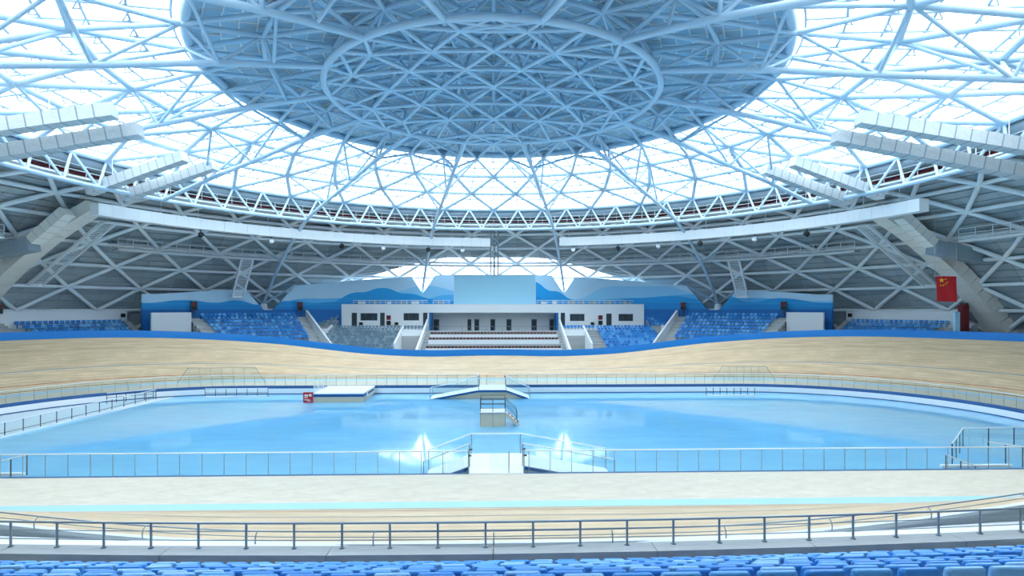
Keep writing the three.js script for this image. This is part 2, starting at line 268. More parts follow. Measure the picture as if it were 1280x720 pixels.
{
  const un = []; // upper layer nodes
  const rings = [[38, 70, 0], [32, 35, 0.5], [26, 35, 0], [20.5, 35, 0.5], [16, 28, 0], [11.5, 21, 0.5], [7, 14, 0], [3.4, 7, 0]];
  const nodes = rings.map(([r, n, o]) => Array.from({ length: n }, (_, i) => { const p = polar((i + o) * 360 / n, r, UY(r) - (r < 21 ? 0.1 : 0.05)); un.push(p); return p; }));
  const fat = (r) => r > 21 ? 0.22 : 0.16;
  rings.forEach(([r, n], k) => { if (k !== 3) for (let i = 0; i < n; i++) rod('ring_tube', nodes[k][i], nodes[k][(i + 1) % n], fat(r), M.steel, truss); });
  const near = (p, set, m) => set.slice().sort((a, b) => a.distanceToSquared(p) - b.distanceToSquared(p)).slice(0, m);
  for (let k = 1; k < rings.length; k++) {
    const outerSet = k === 1 ? nodes[0].filter((_, i) => i % 2 === 0) : nodes[k - 1];
    const [big, small] = [outerSet, nodes[k]];
    for (const p of big) for (const q of near(p, small, 2)) rod('diagonal_tube', p, q, fat(rings[k][0]), M.steel, truss);
  }
  const hub = V(0, UY(0) - 0.1, 0); for (const p of nodes.at(-1)) rod('diagonal_tube', hub, p, 0.14, M.steel, truss);
  // lower layer: ring of 12.2 m, 14 arches, three-way net inside the ring
  const A = Array.from({ length: 14 }, (_, i) => (i + 0.5) * 360 / 14);
  const ringP = []; for (let i = 0; i < 84; i++) ringP.push(polar(i * 360 / 84, 12.2, LY(12.2)));
  part('inner_ring', curveTube(ringP, 0.23, 168, 12, true), M.steel, truss);
  const r37 = []; for (let i = 0; i < 84; i++) r37.push(polar(i * 360 / 84, 37, LY(37)));
  part('outer_ring', curveTube(r37, 0.2, 168, 10, true), M.steel, truss);
  for (const a of A) {
    const dev = Math.abs((a + 180) % 360 - 180), long = dev < 50, pts = [];
    for (const r of long ? [12.2, 18.5, 24.8, 31, 37, 42, 48, 53.6] : [12.2, 18.5, 24.8, 31, 37]) pts.push(polar(a, r, LY(r)));
    part('arch_tube', curveTube(pts, 0.2, 48, 12), M.steel, truss);
    for (const r of [15.4, 18.5, 24.8, 31]) { const p = polar(a, r, LY(r)); for (const q of near(p, un, r === 15.4 ? 2 : 4)) rod('web_tube', p, q, 0.11, M.steel, truss); }
    if (long) { const f = polar(a, 53.6, LY(53.6)); for (const d of [-4.6, 4.6]) rod('foot_strut', f, shellAt(a + d, 0.56, 0.4), 0.14, M.steel, truss); for (const d of [-3, 3]) rod('foot_strut', polar(a, 46, LY(46)), shellAt(a + d, 0.36, 0.4), 0.1, M.steel, truss); part('foot', new THREE.CylinderGeometry(0.45, 0.9, 2.4, 10).translate(f.x, f.y - 1.2, f.z), M.steelFine, truss); }
  }
  for (let i = 0; i < 70; i++) { const p = polar((i + 0.5) * 360 / 70, 37, LY(37)); for (const d of [0, 1]) rod('rim_web_tube', p, nodes[0][(i + d) % 70], 0.12, M.steel, truss); }
  const s = 3.9, low = [];
  for (let i = -4; i <= 4; i++) for (let j = -4; j <= 4; j++) { const x = (i + j / 2) * s, z = j * s * 0.866, r = Math.hypot(x, z); if (r < 11.4) low.push(V(x, LY(r), z)); }
  for (let i = 0; i < low.length; i++) for (let j = i + 1; j < low.length; j++) if (low[i].distanceTo(low[j]) < s * 1.12) rod('net_tube', low[i], low[j], 0.15, M.steel, truss);
  const rim28 = Array.from({ length: 28 }, (_, i) => polar((i + 0.5) * 360 / 28 - 360 / 56, 12.2, LY(12.2)));
  for (const p of rim28) for (const q of near(p, low, 2)) rod('net_tube', p, q, 0.14, M.steel, truss);
  const inn = un.filter((p) => Math.hypot(p.x, p.z) < 17);
  for (const p of [...low, ...rim28.filter((_, i) => i % 2)]) for (const q of near(p, inn, 3)) rod('inner_web_tube', p, q, 0.1, M.steel, truss);
}
// gutter, service walk with red pipe, at the lower edge of the skylight
{
  const loop = (r, y, n = 84) => Array.from({ length: n }, (_, i) => polar(i * 360 / n, r, y));
  structure('trim_4', 'rounded grey gutter ring under the edge of the skylight', curveTube(loop(38.75, 21.2), 0.62, 168, 12, true), M.gutter);
  const walk = thing('service_walkway', 'ring walkway with thin railings and a red pipe under the skylight edge', 'walkway');
  const g = []; for (let i = 0; i <= 84; i++) { const p = (r, y) => { const v = polar(i * 360 / 84, r, y); return [v.x, v.y, v.z]; }; g.push([p(38.3, 19.55), p(39.9, 19.55), p(39.9, 19.7), p(38.3, 19.7), p(38.3, 19.55)]); }
  part('deck', quads(g), M.steelFine, walk);
  for (const y of [20.2, 20.7]) part('rail', curveTube(loop(38.35, y), 0.035, 168, 5, true), M.steelFine, walk);
  const pipe = part('red_pipe', curveTube(loop(39.6, 20.25), 0.16, 168, 8, true), M.maroon, walk); pipe.userData.label = 'dark red pipe';
  for (let i = 0; i < 140; i++) { const a = i * 360 / 140; if (Math.abs((a + 180) % 360 - 180) < 118) rod('post', polar(a, 38.35, 19.6), polar(a, 38.35, 20.72), 0.03, M.steelFine, walk, unitRod); }
  for (const [b0, b1, note] of [[-125, -76, 'round the bend without the flag'], [-62.5, 62.5, 'across from the near seats'], [76, 125, 'round the bend beyond the flag']]) {
    const cat = thing('catwalk', `curved catwalk with railings along the grey ribbed wall ${note}`, 'catwalk'), n = Math.round((b1 - b0) / 2);
    const arc = (r, y) => Array.from({ length: n + 1 }, (_, i) => polar(lerp(b0, b1, i / n), r, y));
    const deck = []; for (let i = 0; i <= n; i++) { const p = (r, y) => { const v = polar(lerp(b0, b1, i / n), r, y); return [v.x, v.y, v.z]; }; deck.push([p(46.4, 14.3), p(47.6, 14.3), p(47.6, 14.55), p(46.4, 14.55), p(46.4, 14.3)]); }
    part('deck', quads(deck), M.steelFine, cat);
    for (const y of [15.05, 15.55]) part('rail', curveTube(arc(46.45, y), 0.035, n * 2, 5), M.steelFine, cat);
    for (let i = 0; i <= n; i++) { const a = lerp(b0, b1, i / n); rod('post', polar(a, 46.45, 14.5), polar(a, 46.45, 15.57), 0.035, M.steelFine, cat, unitRod); rod('hanger', polar(a, 47.6, 14.5), polar(a, 48.6, 15.2), 0.03, M.steelFine, cat, unitRod); }
  }
}
// ---------------------------------------------------------------- ducts, concrete legs, ladders under the roof
function ductRun(g, a, b, w, h, n, mat = M.duct) {                // a straight duct of n flanged sections
  for (let i = 0; i < n; i++) {
    const p = a.clone().lerp(b, i / n + 0.002), q = a.clone().lerp(b, (i + 1) / n - 0.002);
    bar('duct_section', p, q, w, h, mat, g);
    if (i) bar('flange', a.clone().lerp(b, i / n - 0.0035), a.clone().lerp(b, i / n + 0.0035), w + 0.015, h + 0.015, M.gutter, g);
  }
}
for (const s of [-1, 1]) {
  const where = s > 0 ? 'flag side' : 'side without flag';
  for (const [k, a, b] of [[0, V(24.6, 20.7, 5.3), V(37.6, 18.2, 6.4)], [1, V(24.0, 20.0, 3.5), V(36.8, 17.3, 4.6)], [2, V(27.9, 21.6, -9.7), V(37.4, 18.75, -11.2)], [3, V(26.3, 21.4, -12.0), V(35.6, 18.6, -13.3)]]) {
    a.x *= s; b.x *= s;
    const d = thing('air_duct', `long silver sectioned air duct ${['high under the skylight, upper of a pair', 'under the skylight, lower of a pair', 'rising from the curved duct end', 'rising from the curved duct, inner twin'][k]}, ${where}`, 'air duct', [b.x, b.y, b.z]);
    ductRun(d, a.clone().sub(b), V(0, 0, 0), k < 2 ? 1.0 : 0.95, k < 2 ? 0.85 : 0.9, k < 2 ? 13 : 12);
    rod('hanger', a.clone().lerp(b, 0.3).sub(b), a.clone().lerp(b, 0.3).sub(b).add(V(0, 1.6, 0)), 0.03, M.steelFine, d, unitRod);
    rod('hanger', a.clone().lerp(b, 0.75).sub(b), a.clone().lerp(b, 0.75).sub(b).add(V(0, 2.4, 0)), 0.03, M.steelFine, d, unitRod);
  }
  const a0 = s > 0 ? 13.6 : 0.7, a1 = s > 0 ? 78.5 : 71.5, rd = thing('ring_duct', `curved white sectioned duct under the roof rim, ${where}`, 'air duct');
  const n = 36;
  for (let i = 0; i < n; i++) {
    const p = polar(s * lerp(a0, a1, i / n), 40, 17.3), q = polar(s * lerp(a0, a1, (i + 1) / n), 40, 17.3);
    bar('duct_section', p.clone().lerp(q, 0.012), q.clone().lerp(p, 0.012), 1.1, 1.15, M.white, rd);
    if (i) bar('joint', p.clone().lerp(q, -0.015), p.clone().lerp(q, 0.015), 1.04, 1.09, M.gutter, rd);
    if (i % 3 === 1) rod('hanger', p.clone().add(V(0, 0.5, 0)), p.clone().add(V(0, 2.3, 0)), 0.03, M.steelFine, rd, unitRod);
  }
  // floodlights and loudspeakers hung from the duct
  const fl = s > 0 ? [16, 25, 33, 41, 51, 60] : [6, 13, 22, 30, 43, 55];
  fl.forEach((a, i) => {
    const dark = i % 2 === 1, p = polar(s * (a + 0.4), 40.0, 16.28), t = thing(dark ? 'hanging_loudspeaker' : 'floodlight', dark ? `round black loudspeaker hung under the curved white duct, ${where}` : `round white floodlight hung under the curved white duct, ${where}`, dark ? 'loudspeaker' : 'floodlight', [p.x, p.y, p.z], rad(-s * a), `${dark ? 'loudspeakers' : 'floodlights'} under the duct, ${where}`);
    part('bracket', merged([box(0.06, 0.4, 0.06, 0, 0.22, 0), box(0.5, 0.05, 0.06, 0, 0.05, 0), box(0.04, 0.3, 0.06, -0.26, -0.1, 0), box(0.04, 0.3, 0.06, 0.26, -0.1, 0)]), M.darkMetal, t);
    part('housing', new THREE.LatheGeometry([[0.0, -0.24], [0.16, -0.22], [0.25, -0.12], [0.27, 0.05], [0.3, 0.24], [0.26, 0.26], [0.0, 0.2]].map(([x, y]) => new THREE.Vector2(x, y)), 16).rotateX(1.1).translate(0, -0.2, 0), dark ? M.black : M.white, t);
  });
  // great leg clad in pale sheets
  const leg = thing('concrete_leg', `massive curved leg clad in pale sheets, ${where}`, 'roof leg');
  const path = new THREE.CatmullRomCurve3([V(39.3, 17.5, -15.3), V(43.7, 14.9, -15.8), V(48.3, 11.2, -16.2), V(51.4, 7.8, -16.3), V(53.2, 4.8, -16.2), V(54.0, 1.2, -16.0), V(54.2, GL, -15.9)].map((p) => V(p.x * s, p.y, p.z)));
  const wide = 2.9, pts = path.getSpacedPoints(20);
  for (let i = 0; i < 20; i++) {
    const t = pts[i + 1].clone().sub(pts[i]).normalize(), nrm = V(-s * Math.abs(t.y), -Math.abs(t.x), 0).normalize(), across = V(0, 0, 1), w = lerp(2.0, wide, i / 19), dp = lerp(1.0, 1.5, i / 19);
    const c = (p, u, v) => p.clone().addScaledVector(across, u).addScaledVector(nrm, v);
    const e0 = pts[i].clone().lerp(pts[i + 1], 0.012), e1 = pts[i + 1].clone().lerp(pts[i], 0.012);
    part('cladding_sheet', slabFrom([c(e0, -w / 2, 0), c(e1, -w / 2, 0), c(e1, w / 2, 0), c(e0, w / 2, 0)], 0.1, nrm.clone().negate()), M.cladding, leg);
    part('leg_core', slabFrom([c(pts[i], -w / 2 + 0.03, -0.11), c(pts[i + 1], -w / 2 + 0.03, -0.11), c(pts[i + 1], w / 2 - 0.03, -0.11), c(pts[i], w / 2 - 0.03, -0.11)], dp, nrm.clone().negate()), M.cladding, leg);
  }
  const stub = thing('duct_elbow', `short panelled duct stub dropping behind the great leg, ${where}`, 'air duct', [40.9 * s, 16.9, -13.0]);
  ductRun(stub, V(-0.3 * s, 0.2, 0), V(3.0 * s, -2.6, -0.2), 1.3, 0.9, 5, M.cladding); ductRun(stub, V(3.0 * s, -2.9, -0.2), V(8.5 * s, -3.9, -0.7), 1.4, 1.3, 4, M.gutter);
  // ladders along the shell
  for (const [p, q, w, note] of [[V(40.2, 16.7, -18.2), V(48.8, 10.4, -19.8), 1.5, 'along the great leg'], [V(31.6, 14.1, -32.0), V(34.2, 9.4, -35.2), 1.4, 'between the catwalk and the mural']]) {
    p.x *= s; q.x *= s; const l = thing('access_ladder', `wide steel ladder tray ${note}, ${where}`, 'ladder', [q.x, q.y, q.z]), P = p.clone().sub(q), Q = V(0, 0, 0), x = new THREE.Vector3().crossVectors(UPV, P).normalize().multiplyScalar(w / 2);
    for (const d of [-1, 1]) bar('stringer', P.clone().addScaledVector(x, d), Q.clone().addScaledVector(x, d), 0.18, 0.3, M.steelFine, l);
    const n = Math.round(P.length() / 0.3); for (let i = 0; i <= n; i++) { const c = P.clone().lerp(Q, i / n); bar('rung', c.clone().sub(x), c.clone().add(x), 0.1, 0.06, M.steelFine, l); }
    bar('foot_plate', Q.clone().addScaledVector(x, -1.2), Q.clone().addScaledVector(x, 1.2), 0.2, 0.2, M.white, l);
  }
}
{ // lattice mast over the scoreboard
  const t = thing('hanging_mast', 'slim lattice mast hanging from the roof rim above the blue screen', 'mast', [0.1, 12.95, -44]);
  for (const [x, z] of [[-0.55, 0], [0.55, 0], [0, -0.8]]) rod('chord', V(x, 0, z), V(x, 8.4, z + 3.4), x ? 0.1 : 0.14, M.gutter, t);
  for (let i = 0; i < 14; i++) { const y = i * 0.6, z = y * 3.4 / 8.4, d = i % 2 ? 1 : -1; rod('lattice', V(-0.55 * d, y, z), V(0.55 * d, y + 0.6, z + 0.24), 0.04, M.steelFine, t, unitRod); }
}
// flag
{
  const t = thing('flag', 'red flag with yellow stars hanging upright before the great leg', 'flag', [44.5, 11.05, -12.1], rad(-12));
  rod('pole', V(-1.15, 0, 0), V(1.0, 0.05, 0), 0.03, M.rail, t);
  const g = new THREE.PlaneGeometry(1.8, 2.5, 18, 20).translate(0, -1.27, 0), p = g.attributes.position; for (let i = 0; i < p.count; i++) { const x = p.getX(i), y = p.getY(i); p.setXYZ(i, x + 0.08 * -y / 2.5, y - 0.03 * x, 0.05 * Math.sin(x * 5 + y * 0.8) * (-y / 2.5)); } g.computeVertexNormals();
  part('cloth', g, M.red, t);
  const star = (r) => { const s = new THREE.Shape(); for (let i = 0; i < 10; i++) { const a = i * Math.PI / 5, q = i % 2 ? r * 0.4 : r; i ? s.lineTo(q * Math.sin(a), q * Math.cos(a)) : s.moveTo(0, r); } return new THREE.ExtrudeGeometry(s, { depth: 0.02, bevelEnabled: false }); };
  for (const [x, y, r] of [[-0.42, -0.42, 0.27], [-0.06, -0.32, 0.09], [-0.5, -0.92, 0.1], [-0.28, -0.9, 0.1], [-0.08, -0.8, 0.1], [0.08, -0.62, 0.09]]) part('star', star(r).translate(x, y, 0.05), M.yellow, t);
  for (const x of [-1.0, 0.9]) rod('cord', V(x, 0, 0), V(x, 6.4, 0), 0.012, M.rail, t, unitRod);
}
// ---------------------------------------------------------------- mural wall
const muralTop = table([[0, 13.3], [10, 13.15], [20, 12.5], [26, 12.0], [34, 11.2], [42.4, 10.5], [50, 10.0], [55, 9.6]]);
{
  const W = 2048, H = 256, cv = document.createElement('canvas'); cv.width = W; cv.height = H; const c = cv.getContext('2d');
  const A0 = -57, A1 = 57, X = (a) => (a - A0) / (A1 - A0) * W, Y = (h) => H - (h - 7.2) / 6.6 * H;   // angle and height to print
  c.fillStyle = '#b7d9ee'; c.fillRect(0, 0, W, H);
  const hill = (col, pts) => { c.fillStyle = col; c.beginPath(); c.moveTo(X(pts[0][0]), H); c.lineTo(X(pts[0][0]), Y(pts[0][1])); for (let i = 1; i < pts.length; i++) { const [a, b] = pts[i], [p, q] = pts[i - 1], m = (a + p) / 2; c.bezierCurveTo(X(m), Y(q), X(m), Y(b), X(a), Y(b)); } c.lineTo(X(pts.at(-1)[0]), H); c.fill(); };
  const grad = (a, b, h0, h1) => { const g = c.createLinearGradient(0, Y(h1), 0, Y(h0)); g.addColorStop(0, a); g.addColorStop(1, b); return g; };
  hill('#8ccbee', [[-30, 8.5], [-20, 10.2], [-12, 11.4], [-6, 10.6], [0, 11.5], [8, 10.5], [14, 9.2], [22, 11.3], [30, 11.2], [38, 9.8], [46, 9.2], [57, 8.8]]);
  hill('#56b4e8', [[-57, 8.4], [-47, 8.5], [-40, 8.4], [-32, 9.3], [-26, 9.4], [-14, 9.2], [-8, 10.0], [0, 9.0], [10, 8.9], [18, 9.2], [26, 9.5], [36, 9.9], [44, 9.3], [57, 8.6]]);
  hill(grad('#1aa2e0', '#1290d2', 7.2, 11), [[-57, 8.5], [-51, 8.9], [-47, 8.6], [-44, 8.9], [-40, 8.3], [-36, 8.9], [-30, 8.6], [-24, 10.3], [-20, 11.0], [-16, 10.2], [-10, 9.2], [-7.5, 9.0], [-4, 10.6], [0, 11.6], [5, 12.4], [7, 12.2], [11, 10.6], [15, 9.2], [20, 8.9], [26, 9.4], [32, 9.7], [37, 9.2], [41, 9.6], [45, 8.7], [49, 9.2], [57, 8.5]]);
  hill(grad('#0e92d4', '#0c82c6', 7.2, 9), [[-57, 8.0], [-45, 8.4], [-36, 8.1], [-28, 8.8], [-20, 9.2], [-12, 8.4], [0, 9.2], [6, 9.8], [13, 8.5], [22, 8.3], [32, 9.0], [40, 8.5], [48, 8.4], [57, 8.0]]);
  c.fillStyle = '#0b68b0'; c.fillRect(0, Y(7.7), W, H);
  c.fillStyle = 'rgba(140,205,240,0.35)'; for (let k = 0; k < 26; k++) c.fillRect(rnd() * W, Y(8 + rnd() * 1.6), 60 + rnd() * 160, 2);
  const tex = new THREE.CanvasTexture(cv); tex.wrapS = tex.wrapT = THREE.ClampToEdgeWrapping; tex.colorSpace = THREE.SRGBColorSpace; const mat = std(0xffffff, { map: tex, roughness: 0.6 });
  const notch = (a) => { let h = 99; for (const [c0, base, k, flat] of [[-12.9, 10.3, 1.35, 0.1], [12.9, 10.3, 1.35, 0.1], [-39, 7.6, 1.0, 0.7], [39, 7.6, 1.0, 0.9]]) h = Math.min(h, base + Math.max(0, Math.abs(a - c0) - flat) * k); return h; };
  const grid = [], back = [], top = []; const R = 50.2;
  for (let a = A0; a <= A1 + 0.001; a += 0.25) {
    const t = Math.min(muralTop(Math.abs(a)), notch(a)), P = (r, y) => { const v = polar(a, r, y); return [v.x, v.y, v.z, (a - A0) / (A1 - A0), (y - 7.2) / 6.6]; };
    grid.push([P(R, 4.6), P(R, (7.2 + t) / 2), P(R, t), P(R + 0.25, t), P(R + 0.25, 4.6)]);
  }
  structure('wall_mural', 'long curved wall painted with blue layered mountains behind the far seats', quads(grid), mat);
}
// ---------------------------------------------------------------- far stands
const seatSpots = [];                                             // x, y, z, turn, tone of the small far seats
const stand = structure('grandstand', 'grey concrete stepped stands across the track');
const rowZ = (j) => j < 10 ? -32 - 1.1 * j : -42.2 - 0.5 * (j - 9), rowY = (j) => j < 10 ? 1.7 + 0.32 * j : 4.6 + 0.36 * (j - 9);
for (let j = 0; j <= 13; j++) {
  const e = 0.645 * -rowZ(j) - 0.4, segs = j <= 6 ? [[-Math.min(e, 23.5), -13.3], [-9.8, 9.8], [13.3, Math.min(e, 23.5)]] : j === 7 ? [[-23.5, 23.5]] : j <= 9 ? [[-e, e]] : [[-e, -23.2], [23.2, e]];
  for (const [x0, x1] of segs) part('tier', span(x0, x1, GL, rowY(j), rowZ(j) - 0.55, rowZ(j) + 0.55), M.concrete, stand);
}
part('landing', span(-13.3, -9.8, GL, 1.9, -39.6, -31.5), M.concrete, stand); part('landing', span(9.8, 13.3, GL, 1.9, -39.6, -31.5), M.concrete, stand);
const blueTone = [[0.02, 0.22, 0.62], [0.04, 0.31, 0.74], [0.13, 0.46, 0.84]], greyTone = [[0.16, 0.26, 0.34], [0.2, 0.31, 0.39], [0.3, 0.4, 0.47]];
for (let j = 1; j <= 13; j++) for (const [x0, x1, tone] of j <= 9 ? [[-23.3, -13.4, greyTone], [15.4, 23.3, blueTone]] : [[-27.2, -23.5, greyTone], [23.5, 26.8, blueTone]])
  for (let x = x0; x <= x1; x += 0.52) if (Math.abs(x) < 0.645 * -rowZ(j) - 0.9) seatSpots.push([x, rowY(j), rowZ(j), 0, tone[Math.floor(rnd() * 3)]]);
for (const j of [9]) for (const [x0, x1, t] of [[-13, -10.2, greyTone], [10.5, 15, blueTone]]) for (let x = x0; x <= x1; x += 0.52) seatSpots.push([x, rowY(j), rowZ(j), 0, t[1]]);
for (const j of [1, 4, 6]) for (let x = -8.7; x <= 8.8; x += 0.47) seatSpots.push([x, rowY(j) + 0.1, rowZ(j), 0, rnd() < 0.7 ? [0.14, 0.05, 0.045] : [0.06, 0.04, 0.04]]);
for (const s of [-1, 1]) for (const [k0, k1, a0, a1, rTop, yTop] of [[0, 8, 33.2, 51.2, 49.4, 6.45], [0, 3, 57.2, 71.5, 52.9, 5.75]]) for (let k = k0; k < k1; k++) {
  const r = rTop - 0.9 * k, y = yTop - 0.42 * k, g = []; for (let i = 0; i <= 12; i++) { const P = (rr, yy) => { const v = polar(s * lerp(a0, a1, i / 12), rr, yy); return [v.x, v.y, v.z]; }; g.push([P(r + 0.45, y), P(r - 0.45, y), P(r - 0.45, y - 0.6)]); }
  part('curved_tier', quads(g), M.concrete, stand);
  const b0 = a0 > 52 ? 57.9 : 34.9, b1 = a0 > 52 ? 69.8 - k * 0.4 : 49.4, n = Math.floor(rad(b1 - b0) * r / 0.54);
  for (let i = 0; i < n; i++) { const a = s * lerp(b0, b1, (i + 0.5) / n), p = polar(a, r + 0.1, y); seatSpots.push([p.x, p.y, p.z, rad(-a), blueTone[Math.floor(rnd() * 3)]]); }
}
{
  const g = merged([new RoundedBoxGeometry(0.43, 0.3, 0.08, 1, 0.03).translate(0, 0.62, -0.2), new RoundedBoxGeometry(0.44, 0.07, 0.4, 1, 0.03).translate(0, 0.42, 0.02), box(0.08, 0.4, 0.08, 0, 0.2, -0.1)]);
  const m = new THREE.InstancedMesh(g, std(0xffffff, { roughness: 0.35 }), seatSpots.length), o = new THREE.Object3D();
  seatSpots.forEach(([x, y, z, t, c], i) => { o.position.set(x, y, z); o.rotation.y = t; o.updateMatrix(); m.setMatrixAt(i, o.matrix); m.setColorAt(i, new THREE.Color().setRGB(...c)); });
  m.name = 'far_seats'; m.userData = { kind: 'stuff', label: 'small blue, grey and brown seats filling the stands across the track', category: 'seats' }; shade(m); scene.add(m);
}
// parapet walls that run down the stands, white boxes over the exits
const parapet = (x, z0, z1, extra, label) => { const y = (z) => 1.7 + 0.32 * (-32 - z) / 1.1 + extra, sh = new THREE.Shape(); sh.moveTo(-z0, GL); sh.lineTo(-z1, GL); sh.lineTo(-z1, y(z1)); sh.lineTo(-z0, y(z0)); one('parapet_wall', label, 'wall', new THREE.ExtrudeGeometry(sh, { depth: 0.3, bevelEnabled: false }).rotateY(Math.PI / 2).translate(x - 0.15, 0, 0), M.white, [0, 0, 0], 0, 'white sloping parapets of the far stands'); };
for (const s of [-1, 1]) {
  parapet(s * 9.95, -31.6, -44.4, 0.95, 'white sloping parapet flanking the central press seats'); parapet(s * 13.2, -34.2, -41.6, 0.85, 'white sloping parapet between the seat block and the small dark doorway');
  parapet(s * 23.6 + (s > 0 ? 1.4 : 0), -39.2, -42, 0.85, 'white sloping parapet beside the lower exit box');
  { const g = []; for (let i = 0; i <= 10; i++) { const r = lerp(38.5, 49.9, i / 10), y = lerp(3.3, 7.6, i / 10), P = (d, yy) => { const v = polar(s * (33 + d), r, yy); return [v.x, v.y, v.z]; }; g.push([P(-0.15, GL), P(-0.15, y), P(0.2, y), P(0.2, GL)]); } const gg = quads(g).toNonIndexed(); gg.computeVertexNormals(); one('parapet_wall', 'white sloping parapet along the outer stair of the far stands', 'wall', gg, M.white, [0, 0, 0], 0, 'white sloping parapets of the far stands'); }
}
for (const [x0, x1, z, top, tag] of [[-13.05, -10.1, -39.5, 4.75, 'beside the grey seats and the press seats'], [10.1, 13.05, -39.5, 4.75, 'beside the pale blue seats and the press seats'], [-26.0, -23.8, -40.6, 4.9, 'at the outer end of the grey seats'], [25.2, 26.0, -40.6, 4.9, 'at the outer end of the pale blue seats']]) {
  const t = thing('exit_box', `white exit box with a dark opening ${tag}`, 'exit box', [(x0 + x1) / 2, 0, z]), w = x1 - x0, dw = Math.min(1.9, w * 0.62);
  part('lintel', span(-w / 2, w / 2, top - 0.95, top, -0.2, 0), M.white, t); part('roof', span(-w / 2, w / 2, top - 0.12, top, -2.0, -0.2), M.offwhite, t);
  part('jamb', span(-w / 2, -dw / 2, 1.5, top - 0.95, -0.2, 0), M.white, t); part('jamb', span(dw / 2, w / 2, 1.5, top - 0.95, -0.2, 0), M.white, t);
  const d = part('door_leaf', span(-dw / 2, dw / 2, 1.5, top - 0.95, -0.2, -0.12), M.darkGlass, t); part('door_frame', span(-0.04, 0.04, 1.5, top - 0.95, -0.12, -0.08), M.steelFine, d);
}
// grey stairs and white walls between the curved blocks
for (const s of [-1, 1]) {
  const where = s > 0 ? 'flag side' : 'side without flag';
  for (const [a, w] of [[34.0, 1.2], [50.3, 1.3], [57.3, 0.7], [71.6, 1.6]]) {
    const t = thing('stand_stair', `grey concrete stair aisle ${a < 40 ? 'next to the tall blue block' : a < 52 ? 'between tall blue block and blank white wall' : a < 60 ? 'beside the low blue block' : 'at the outer end of the low blue block'}, ${where}`, 'stairs', [0, 0, 0]);
    const n = a < 40 ? 9 : a < 52 ? 13 : a < 60 ? 6 : 4, rT = a < 52 ? 49.7 : 53.4, yT = a < 52 ? 6.6 : 6.3;
    for (let i = 0; i < n; i++) { const r = rT - i * 0.5, y = yT - i * 0.235, p = polar(s * a, r, y - 0.5), m = part('step', unitBar, M.concrete, t); m.scale.set(w, 1.0, 0.52); m.position.copy(p); m.rotation.y = rad(-s * a); }
  }
  const wall = (name, label, a0, a1, r, y0, y1, mat = M.offwhite) => { const g = []; for (let i = 0; i <= 10; i++) { const P = (rr, yy) => { const v = polar(s * lerp(a0, a1, i / 10), rr, yy); return [v.x, v.y, v.z]; }; g.push([P(r, y0), P(r, y1), P(r + 0.3, y1), P(r + 0.3, y0)]); } const gg = quads(g).toNonIndexed(); gg.computeVertexNormals(); return one(name, label, 'wall', gg, mat); };
  wall('blank_wall', `blank pale wall panel under the end of the mural, ${where}`, 51.3, 56.8, 48.4, 2.4, 7.35);
  wall('low_parapet', `long white parapet behind the low blue seats, ${where}`, 57.0, 71.0, 53.7, 5.6, 7.55, M.white);
  for (const [a, r, y] of [[50.3, 49.6, 7.62], [34.2, 49.5, 7.62], [71.3, 53.2, 7.32]]) {
    const p = polar(s * a, r, y), t = thing('notice_box', `dark red notice box on a post ${a < 40 ? 'at the inner stair' : a < 52 ? 'by the blank wall' : 'by the low blue block'}, ${where}`, 'notice box', [p.x, p.y, p.z], rad(-s * a));
    part('post', box(0.12, 0.98, 0.12, 0, -0.49, 0), M.darkMetal, t); part('case', box(0.75, 1.15, 0.18, 0, 0.55, 0), M.darkMetal, t);
    for (const q of [0.28, 0.82]) part('face', box(0.6, 0.42, 0.03, 0, q, 0.1), q > 0.5 ? M.maroon : M.black, t);
  }
  const sp = polar(s * 57.8, 53.4, 7.0); const cam = thing('wall_loudspeaker', `small black loudspeaker on the end of the white parapet, ${where}`, 'loudspeaker', [sp.x, sp.y, sp.z], rad(-s * 56));
  part('bracket', box(0.06, 0.06, 0.4, 0, 0, 0.1), M.darkMetal, cam); part('cabinet', new RoundedBoxGeometry(0.4, 0.45, 0.35, 2, 0.05).translate(0, 0, 0.35), M.black, cam);
}
{
  const t = thing('red_pillar', 'tall dark red pillar with a pale glass edge beside the great leg', 'pillar', [48.4, 3.4, -14.7]);
  part('shaft', new RoundedBoxGeometry(0.7, 4.8, 0.7, 2, 0.06).translate(0, 2.4, 0), M.maroon, t); part('glass_edge', box(0.5, 3.8, 0.3, -0.9, 2.2, 0.2), M.azure, t);
}
